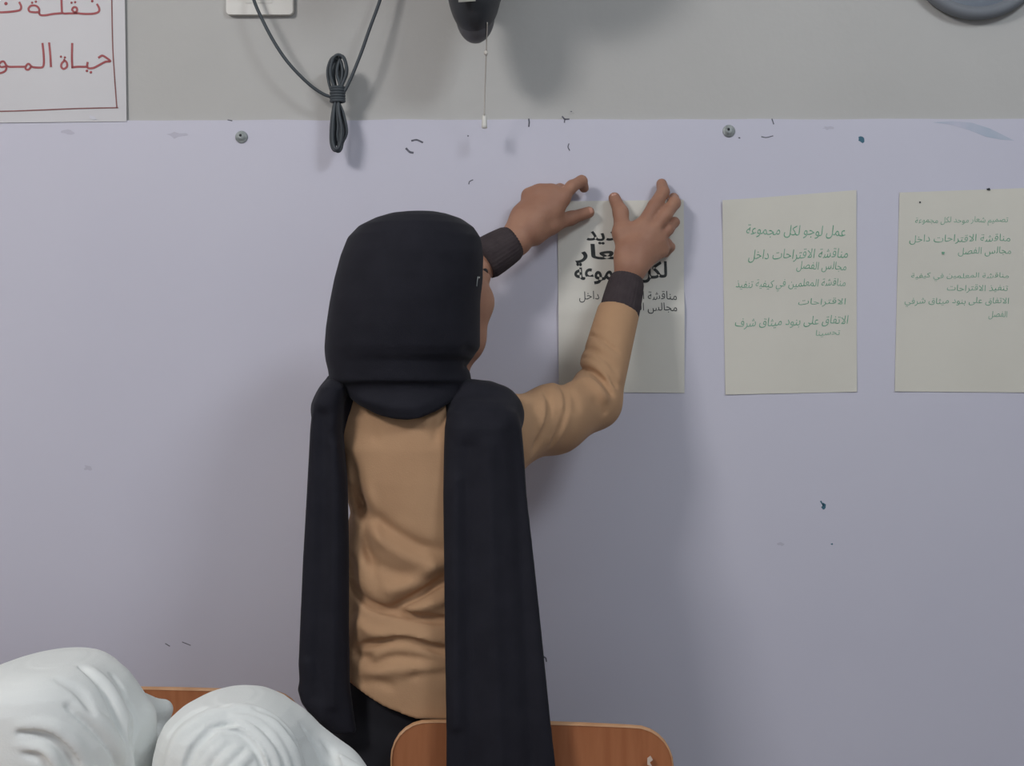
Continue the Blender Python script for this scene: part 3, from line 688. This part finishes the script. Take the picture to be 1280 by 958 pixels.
for pts, w_, a_ in ((((436, 600), (452, 635), (485, 660), (530, 684), (575, 690)), .010, -.006), (((436, 640), (470, 672), (520, 700), (575, 708)), .011, .004),
                    (((440, 668), (470, 705), (520, 722), (575, 716)), .010, -.004),
                    (((436, 728), (455, 752), (480, 762), (525, 772), (575, 776)), .008, -.007), (((478, 764), (510, 752), (540, 734), (575, 712)), .009, -.007),
                    (((470, 742), (510, 730), (560, 700)), .010, .005), (((500, 764), (530, 757), (575, 742)), .009, .005), (((436, 770), (460, 790), (500, 796), (575, 800)), .010, .005),
                    (((436, 815), (465, 806), (500, 800), (540, 808), (575, 820)), .007, -.006), (((446, 838), (470, 832), (490, 822), (520, 822), (575, 832)), .007, -.004),
                    (((450, 846), (500, 836), (560, 836)), .010, .004), (((505, 846), (535, 840), (575, 842)), .007, -.003), (((442, 860), (470, 852), (500, 862)), .008, -.003),
                    (((437, 820), (455, 824), (470, 824)), .008, -.005), (((436, 560), (444, 600), (452, 650), (462, 700), (474, 742)), .0085, -.005), (((458, 600), (468, 650), (480, 690)), .008, .0025), (((432, 690), (440, 740), (436, 800)), .008, -.003),
                    (((556, 508), (548, 530), (545, 560)), .007, -.004), (((540, 512), (530, 540)), .007, .003), (((448, 505), (462, 530), (475, 560)), .010, -.002)):
    cr(pts, w_ * .92, a_ * 1.3, dT, -.29)
dA = 1.81   # sleeve folds
for pts, w_, a_, dd in ((((709, 470), (722, 461), (736, 463), (752, 476), (762, 490)), .0045, -.006, dA), (((712, 478), (732, 474), (750, 490), (758, 504)), .006, .004, dA),
                        (((724, 445), (740, 450), (755, 462), (768, 480)), .005, .004, 1.85), (((728, 438), (745, 440), (765, 458), (771, 470)), .0045, -.005, 1.85),
                        (((690, 482), (705, 484), (716, 500), (718, 520)), .007, -.004, 1.78), (((676, 492), (682, 515), (676, 540)), .006, .003, 1.75),
                        (((700, 495), (706, 515), (698, 540), (680, 560)), .007, .004, 1.77), (((735, 495), (748, 510), (756, 520)), .006, -.003, 1.82),
                        (((664, 500), (668, 530), (664, 572)), .006, -.003, 1.73), (((740, 410), (755, 414), (775, 428)), .008, -.0018, 1.87)):
    cr(pts, w_, a_, dd, -.10)
for pts, r_, sk, k_, dd in ((((706, 474), (722, 462), (740, 464), (755, 478), (764, 494)), -.0035, .0008, .003, 1.76), (((714, 480), (734, 472), (750, 486), (758, 502)), .0060, .0036, .003, 1.76),
                            (((722, 446), (742, 449), (760, 463), (769, 482)), -.0035, .0010, .003, 1.80), (((726, 437), (746, 440), (766, 456), (774, 474)), .0060, .0038, .003, 1.80), (((734, 418), (752, 424), (772, 440)), -.0030, .0012, .003, 1.82),
                            (((680, 486), (688, 508), (682, 536), (668, 560)), -.0040, .0018, .005, 1.70), (((700, 480), (709, 502), (703, 532), (690, 556)), -.0040, .0020, .005, 1.72),
                            (((478, 765), (508, 753), (536, 737), (560, 722)), -.0050, .0016, .004, 1.58), (((436, 727), (456, 753), (484, 763), (530, 773), (560, 776)), -.0050, .0020, .004, 1.58), (((442, 812), (468, 803), (505, 800), (540, 808), (560, 814)), -.0045, .0018, .004, 1.58)):
    f.roll(pts, r_, sk, k_, dd)
Xg, Zg = f.ax[0][:, None, None], f.ax[2][None, None, :]
hem = np.interp(f.ax[0], [P(x, 0, 1.63)[0] for x in (400, 437, 480, 520, 560, 660)], [P(0, y, 1.63)[2] for y in (850, 862, 884, 898, 900, 900)])[:, None, None]
f.F = np.maximum(f.F, (hem - Zg).astype(np.float32))
# open the sleeve ends where the cuffs begin
for e_, w_ in ((P(594, 333, 1.905), WL), (P(773.8, 390, 1.908), WR)):
    n = (w_ - e_); n /= np.linalg.norm(n)
    X, Y, Z = f.ax[0][:, None, None], f.ax[1][None, :, None], f.ax[2][None, None, :]
    D = (X - e_[0]) * n[0] + (Y - e_[1]) * n[1] + (Z - e_[2]) * n[2]; near = np.sqrt((X - e_[0]) ** 2 + (Y - e_[1]) ** 2 + (Z - e_[2]) ** 2) < .07
    f.F = np.where(near, np.maximum(f.F, D), f.F).astype(np.float32)
shirt = part('shirt', f.mesh('shirt', 1), M['shirt'], pr)
def cuff(a, c, r1, r2, fl=.8):
    a, c = np.array(a), np.array(c); T = (c - a) / np.linalg.norm(c - a); A = np.cross(T, [0, 1, 0]); A /= np.linalg.norm(A); B = np.cross(T, A); vs = []; n, m = 96, 9
    for j in range(m):
        t = j / (m - 1); bulge = .0012 * math.sin(PI * t)
        for k in range(n):
            g = 2 * PI * k / n; r = r1 + (r2 - r1) * t + bulge + .0005 * math.sin(32 * g)
            if j in (0, m - 1): r -= .002
            vs.append(a + (c - a) * t + (math.cos(g) * A + math.sin(g) * fl * B) * r)
    fs = [(j * n + k, j * n + (k + 1) % n, (j + 1) * n + (k + 1) % n, (j + 1) * n + k) for j in range(m - 1) for k in range(n)]
    fs += [tuple(range(n))[::-1], tuple(range((m - 1) * n, m * n))]
    return mesh('cuff', vs, fs)
part('cuff', cuff(P(772.5, 397, 1.905), P(784.5, 347, 1.924), .0300, .0255, .95), M['cuff'], shirt)
part('cuff', cuff(P(603, 326, 1.905), P(642, 302, 1.924), .0320, .0268, .85), M['cuff'], shirt)

# trousers
f = Field((-.30, -.42, .05), (.16, -.14, .92), .005)
f.column([(P(0, y, 1.70)[2], P(l, y, 1.70)[0], P(r, y, 1.70)[0], -.285, dd) for y, l, r, dd in ((838, 440, 640, .062), (850, 428, 645, .068), (880, 424, 650, .072), (906, 418, 660, .073), (915, 411, 662, .073), (958, 417, 664, .075), (1020, 422, 664, .076))], .01, 2.2)
for e in (-1, 1):
    f.cone((hx + e * .055, -.275, .70), (hx + e * .06, -.275, .40), .068, .064, .02); f.cone((hx + e * .06, -.275, .40), (hx + e * .065, -.27, .09), .064, .060, .02)
part('trousers', f.mesh('trousers', 1), M['trouser'], pr)
for e in (-1, 1):
    g = Field((hx + e * .065 - .07, -.36, -.01), (hx + e * .065 + .07, -.08, .12), .004)
    g.cone((hx + e * .065, -.285, .04), (hx + e * .072, -.15, .034), .036, .032, .01); g.cone((hx + e * .065, -.28, .05), (hx + e * .065, -.28, .09), .035, .03, .02)
    g.cut((0, 0, -1), (0, 0, .003)); part('shoe', g.mesh('shoe', 1), M['shoe'], pr)

# headscarf
f = Field((-.30, -.47, 1.10), (.03, -.16, 1.47), .0028)
rows = ((266.5, 505, 548, .020, 0), (270, 486, 562, .045, 0), (276, 468, 579, .062, 0), (286, 449, 593, .080, 0), (300, 436, 603, .092, 0), (322, 427.5, 607, .101, 0), (350, 420, 606, .105, 0), (380, 414, 602, .106, 0),
        (410, 409.5, 602, .104, 0), (435, 407.5, 602, .100, 0), (445, 408, 598, .095, 0), (452, 409, 588, .090, .0), (464, 412, 587, .088, .0), (478, 414, 588, .088, 0))
f.column([(P(0, y, 1.69)[2], P(l, y, 1.69)[0], P(r, y, 1.69)[0], -.315 + o_, dd) for y, l, r, dd, o_ in rows], 0, 2.15)
f.cut(fw, hp(.030, 0, 0))
# round the hood edge a little outwards, then the wrapped neck and the drape on the upper back
f.column([(P(0, y, 1.68)[2], P(l, y, 1.68)[0], P(r, y, 1.68)[0], yc, dd) for y, l, r, yc, dd in ((458, 425, 580, -.305, .080), (466, 418, 584, -.30, .090), (480, 418, 588, -.295, .099), (500, 425, 590, -.29, .105), (515, 440, 590, -.29, .106), (528, 450, 590, -.29, .104))], .012, 2.2)
hem = np.interp(f.ax[0], [P(x, 0, 1.60)[0] for x in (400, 428, 445, 470, 490, 508, 525, 545, 565, 600)], [P(0, y, 1.60)[2] for y in (486, 494, 506, 519, 524, 525.5, 523, 514, 501, 490)])[:, None, None]
Z = f.ax[2][None, None, :]; f.F = np.maximum(f.F, ((hem - Z) * .7).astype(np.float32))
for pts, w_, a_ in ((((440, 478), (470, 488), (510, 490), (560, 482), (588, 468)), .007, -.0016), (((430, 462), (455, 474), (505, 478), (560, 470), (588, 455)), .008, -.0014),
                    (((425, 490), (460, 504), (510, 510), (560, 496)), .007, .003), (((600, 445), (588, 440), (575, 430)), .006, -.003), (((590, 460), (575, 455)), .004, -.004)):
    f.crease(pts, w_, a_, 1.59)
scarf = part('headscarf', f.mesh('scarf', 1), M['hijab'], pr)
part('pin', tube([P(597.5, 346, 1.635), P(596.5, 352, 1.633), P(596, 358, 1.635)], .0006, 6), M['metal'], scarf)
part('pin', merge([sph(P(598.5, 347, 1.645), .0014), sph(P(596, 357, 1.645), .0014)]), M['plastic'], scarf)
def tail(rows, h=.003, fold=(), extra=(), k=.012):
    t = [(P(0, y, d)[2], P(l, y, d)[0], P(r, y, d)[0], d + CAMY, th) for y, l, r, d, th in rows]
    t_ = np.array(t); f = Field((t_[:, 1].min() - .02, -.45, t_[:, 0].min() - .01), (t_[:, 2].max() + .03, -.17, t_[:, 0].max() + .04), h)
    f.column(t, 0, 2.6)
    for a, b_, r1, r2 in extra: f.cone(a, b_, r1, r2, k)
    for pts, w_, a_, dd in fold: f.crease(pts, w_, a_, dd, ends=False)
    return f.mesh('tail', 1)
rR = ((488, 590, 604, 1.665, .015), (494, 576, 622, 1.66, .025), (502, 565, 636, 1.65, .036), (515, 559, 647, 1.64, .042), (535, 556, 653, 1.632, .040), (560, 555, 655.5, 1.625, .032), (620, 554, 660, 1.612, .022), (700, 555, 668, 1.602, .018), (800, 556, 678, 1.592, .016),
      (900, 558, 688, 1.582, .013), (960, 557.5, 695, 1.580, .012), (1060, 556, 703, 1.580, .012), (1100, 556, 705, 1.580, .012))
part('scarf_tail', tail(rR, fold=((((585, 560), (590, 700), (592, 950)), .010, -.004, 1.60), (((612, 560), (618, 750), (626, 950)), .009, .004, 1.60), (((640, 540), (650, 700), (664, 950)), .010, -.004, 1.60), (((570, 600), (572, 900)), .007, .003, 1.60)),
      extra=((P(586, 504, 1.665), P(616, 517, 1.67), .026, .034), (P(586, 504, 1.665), P(590, 508, 1.73), .026, .030), (P(616, 517, 1.67), P(618, 522, 1.73), .034, .034)), k=.022), M['hijab'], scarf)
rL = ((474, 413, 438, 1.67, .030), (485, 401, 437, 1.66, .045), (505, 393, 432, 1.655, .045), (525, 390.5, 430, 1.652, .042), (540, 389, 428, 1.65, .038), (560, 387.5, 428, 1.645, .030), (600, 385, 433.5, 1.64, .024), (650, 382, 435, 1.638, .020), (700, 379, 436, 1.636, .018), (780, 375.5, 436, 1.634, .018),
      (830, 373.5, 437, 1.634, .018), (850, 374.5, 437, 1.634, .018), (862, 372.5, 438, 1.634, .018), (878, 377, 440, 1.634, .018), (893, 388, 442, 1.634, .017), (906, 402, 444, 1.634, .015), (916, 412, 446, 1.634, .012))
part('scarf_tail', tail(rL, fold=((((404, 520), (402, 700), (396, 870)), .009, -.004, 1.62), (((420, 560), (420, 700), (416, 880)), .008, .004, 1.62), (((385, 830), (392, 850), (405, 900)), .007, .003, 1.62)),
      extra=((P(428, 490, 1.69), P(424, 512, 1.69), .024, .0305), (P(424, 512, 1.69), P(428, 520, 1.75), .0305, .033)), k=.02), M['hijab'], scarf)

# ------------------------------------------------------------------ desk and the two people in white with heads down
dk = thing('school_desk', 'wooden-topped school desk in front of the seated people in white', 'desk', (-.52, -.97, 0))
part('desk_top', box(-1.12, -.15, -1.22, -.74, .655, .675), M['desk'], dk)
for x in (-1.09, -.185):
    for y in (-1.18, -.77): part('leg', tube([(x, y, .655), (x, y, .006)], .013, 10, 2), M['steel'], dk)
def resting(label, hc, hips, sh, elbows, wrists, rows, folds, extra, rolls):
    """seated person bent forward over the desk, forehead resting on folded arms"""
    t = thing('person', label, 'person', (hips[0], hips[1], 0))
    hc, hips, sh = np.array(hc), np.array(hips), np.array(sh); el = [np.array(e) for e in elbows]; wr = [np.array(e) for e in wrists]
    f_ = np.array([0, -.30, -.95]); f_ /= np.linalg.norm(f_); r_ = np.array([1., 0, 0]); u_ = np.cross(r_, f_); u_ = u_ if u_[1] < 0 else -u_
    H = lambda a, c, e: hc + f_ * a + r_ * c + u_ * e
    al = np.array([hc, hips, sh] + el + wr); lo = al.min(0) - .16; lo[2] = 0; lo[1] = min(lo[1], hips[1] - .54); hi = al.max(0) + .16; hi[1] = min(hi[1], -.265)
    dr = sh - hips; side = np.array([-dr[1], dr[0], 0]); side /= np.linalg.norm(side); side = side if side[0] > 0 else -side
    b = Field(lo, hi, .006)
    face(b, H, np.array([f_, r_, u_]), .84)
    b.cone(hc, sh, .036, .045, .02)
    b.chain([hips, (hips + sh) / 2 + [0, .02, .03], sh], [.090, .080, .07], .03)
    ss = [sh + side * e * .085 for e in (-1, 1)]
    for i, e in enumerate((-1, 1)):
        b.cone(sh, ss[i], .045, .036, .02); b.chain([ss[i], el[i], wr[i]], [.034, .028, .020], .01)
        dv = (wr[i] - el[i]) / np.linalg.norm(wr[i] - el[i]); pv = np.array([-dv[1], dv[0], 0])
        b.cone(wr[i], wr[i] + dv * .045, .017, .017, .006, flat=(0, 0, 1), fs=.75)
        for k in range(4):
            a0 = wr[i] + dv * .05 + pv * (k - 1.5) * .0125; L_ = (.050, .056, .053, .042)[k]
            b.chain([wr[i] + dv * .02 + pv * (k - 1.5) * .006, a0, a0 + dv * L_ * .5, a0 + dv * L_ - [0, 0, .006]], [.012, .0085, .008, .007], .003)
        b.chain([wr[i] + dv * .01, wr[i] + dv * .03 + pv * .026, wr[i] + dv * .055 + pv * .032], [.013, .010, .008], .004)
        kn = np.array([hips[0] + e * .075, hips[1] - .34, .50]); an = np.array([hips[0] + e * .075, hips[1] - .33, .07])
        b.cone(hips + [e * .05, 0, -.02], kn, .065, .045, .02); b.cone(kn, an, .042, .028, .02); b.cone(an, an + [0, -.10, -.035], .026, .02, .02)
    body = part('body', b.mesh('body', 1), M['skin'], t)
    for e in (-1, 1):
        part('eye', sph(H(.058, e * .025, .004), .0095), M['eye'], body)
        part('eyebrow', tube([H(.070, e * .013, .022), H(.069, e * .025, .026), H(.060, e * .038, .022)], [.0015, .0025, .0012], 8, 4), M['hair'], body)
        ax_ = hips[0] + e * .075; an = np.array([ax_, hips[1] - .33, .045])
        g = Field((ax_ - .055, hips[1] - .50, -.01), (ax_ + .055, hips[1] - .27, .11), .005)
        g.cone(an, an + [0, -.10, -.008], .036, .032, .01); g.cut((0, 0, -1), (0, 0, .003)); part('shoe', g.mesh('shoe', 1), M['shoe'], t)
    g = Field(lo + [0, 0, .40], hi, .006)
    g.chain([hips + [0, 0, .01], (hips + sh) / 2 + [0, .02, .03], sh], [.102, .095, .080], .03)
    for i in (0, 1): g.cone(sh, ss[i], .055, .046, .02); g.cone(ss[i], el[i], .044, .036, .02); g.cone(el[i], el[i] + (wr[i] - el[i]) * .85, .034, .027, .01)
    part('shirt', g.mesh('shirt', 1), M['white'], t)
    g = Field(lo, (hi[0], hi[1], .66), .007)
    for e in (-1, 1):
        kn = np.array([hips[0] + e * .075, hips[1] - .34, .50]); an = np.array([hips[0] + e * .075, hips[1] - .33, .10])
        g.cone(hips + [e * .045, 0, -.01], kn, .088, .058, .02); g.cone(kn, an, .055, .046, .02)
    part('trousers', g.mesh('trousers', 1), M['trouser'], t)
    tb = [(P(0, y, d)[2], P(l, y, d)[0], P(r, y, d)[0], d + CAMY + o_, dd) for y, l, r, d, dd, o_ in rows]; ta = np.array(tb)
    g = Field((ta[:, 1].min() - .03, ta[:, 3].min() - .15, ta[:, 0].min() - .02), (ta[:, 2].max() + .10, ta[:, 3].max() + .18, ta[:, 0].max() + .03), .0020)
    g.column(tb, 0, 2.15)
    for a, c, r1, r2, k in extra: g.cone(a, c, r1, r2, k)
    for pts, w_, a_, dd in folds: g.crease(pts, w_, a_, dd, ta[:, 3].mean() + .06)
    for pts, r, sink, k in rolls: g.roll(pts, r, sink * .80, k * .5, DH - .09)
    part('headscarf', g.mesh('scarf', 1), M['white'], t)
    return t
DH = 1.22
rows1 = ((821.5, 55, 96, DH, .03, 0), (824, 32, 112, DH, .055, 0), (829, 10, 126, DH, .07, 0), (838, -15, 138, DH, .083, 0), (850, -32, 149, DH, .093, 0), (865, -44, 159, DH, .098, 0), (882, -52, 168, DH, .10, 0), (910, -56, 176, DH, .102, 0), (958, -58, 180, DH, .102, 0), (1000, -55, 180, DH, .100, 0))
ext1 = [(P(140, 868, DH + .02), P(166, 890, DH + .03), .022, .018, .02), (P(160, 905, DH + .02), P(172, 960, DH + .02), .020, .022, .02), (P(178, 885, DH + .09), P(204, 887, DH + .10), .0125, .0095, .014),
        (P(202, 888, DH + .11), P(190, 930, DH + .09), .010, .0115, .01), (P(190, 930, DH + .09), P(182, 1000, DH + .06), .0115, .012, .01), (P(172, 886, DH + .08), P(172, 990, DH + .05), .013, .016, .015)]
cw = DH - .08
fo1 = [(((30, 917), (58, 920), (76, 933), (94, 952), (106, 980)), .0050, -.0040, cw), (((165, 922), (173, 940), (182, 965)), .0034, -.0025, DH), (((98, 842), (122, 868), (138, 900), (146, 940)), .007, -.0025, cw)]
ro1 = [(((100, 834), (124, 854), (142, 886), (152, 920), (158, 990)), -.0055, .0018, .006), (((112, 834), (134, 856), (150, 888), (159, 925), (163, 990)), .0090, .0050, .004), (((84, 884), (108, 902), (132, 926), (146, 950), (151, 990)), -.0048, .0014, .005), (((92, 880), (116, 898), (140, 924), (150, 950)), .009, .0055, .005),
       (((20, 908), (56, 908), (82, 923), (102, 952), (114, 990)), .010, .0062, .005), (((24, 917), (54, 919), (74, 932), (92, 956), (102, 990)), -.0045, .0010, .004), (((18, 932), (48, 935), (66, 950), (76, 990)), .008, .0045, .004), (((30, 943), (50, 948), (62, 968)), -.004, .0012, .004),
       (((138, 842), (154, 864), (163, 892), (166, 930)), -.0040, .0015, .004), (((70, 850), (96, 862), (116, 888)), -.006, .0045, .006), (((160, 880), (172, 905), (168, 925), (176, 990)), -.0040, .0008, .004)]
resting('person in smooth white headscarf bent forward at the bottom left corner, head lowered', P(68, 968, DH), (-.85, -.40, .555), (-.60, -.62, .745), ((-.68, -.80, .720), (-.44, -.90, .720)), ((-.53, -.88, .712), (-.57, -.96, .71)), rows1, fo1, ext1, ro1)
rows2 = ((869, 276, 314, DH, .03, 0), (872, 258, 328, DH, .05, 0), (878, 242, 343, DH, .068, 0), (888, 224, 360, DH, .083, 0), (900, 211, 374, DH, .093, 0), (915, 204, 385, DH, .098, 0), (935, 199, 396, DH, .10, 0), (958, 196, 406, DH, .102, 0), (1000, 196, 412, DH, .10, 0))
ext2 = [(P(362, 938, DH + .03), P(410, 972, DH + .03), .034, .034, .02), (P(395, 966, DH + .03), P(440, 995, DH + .02), .028, .026, .02), (P(424, 955, DH), P(448, 972, DH), .009, .011, .006)]
fo2 = [(((244, 985), (262, 948), (284, 930), (306, 934), (320, 960)), .014, -.006, cw), (((378, 914), (388, 936), (395, 970)), .0045, -.0025, DH), (((402, 934), (418, 954), (424, 975)), .0036, -.0020, DH)]
ro2 = [(((204, 990), (215, 935), (238, 908), (266, 894), (296, 889), (326, 896), (352, 916), (368, 945), (376, 990)), .014, .0095, .005),
       (((226, 990), (238, 946), (256, 921), (276, 906), (292, 903)), -.0050, .0015, .005), (((256, 909), (284, 901), (308, 908), (328, 926), (344, 950), (352, 990)), .0052, .0008, .0020),
       (((266, 915), (294, 912), (315, 927), (331, 950), (338, 990)), .0045, .0012, .0020), (((276, 914), (298, 916), (316, 932), (328, 955), (333, 990)), -.0030, .0005, .003), (((288, 896), (316, 901), (340, 921), (356, 950), (364, 990)), .0060, .0015, .0025),
       (((240, 995), (256, 954), (278, 932)), .0060, .0025, .004), (((260, 995), (276, 956), (296, 938)), .0060, .0025, .004), (((282, 995), (296, 962), (310, 946)), .0060, .0025, .004),
       (((318, 886), (346, 896), (366, 918), (380, 945), (386, 990)), -.0045, .0022, .005), (((376, 908), (392, 930), (404, 960), (408, 990)), -.0040, .0018, .004), (((402, 926), (418, 946), (428, 970)), -.0035, .0015, .004),
       (((212, 920), (230, 898), (256, 885), (284, 881)), -.0050, .0032, .005)]
resting('person in twisted white headscarf with head down in front of the left chair', P(298, 1000, DH), (-.44, -.385, .555), (-.285, -.62, .745), ((-.33, -.80, .720), (-.15, -.80, .720)), ((-.22, -.88, .712), (-.27, -.96, .71)), rows2, fo2, ext2, ro2)
print('TRIS', sum(len(o.data.polygons) * 2 for o in bpy.data.objects if o.type == 'MESH'))
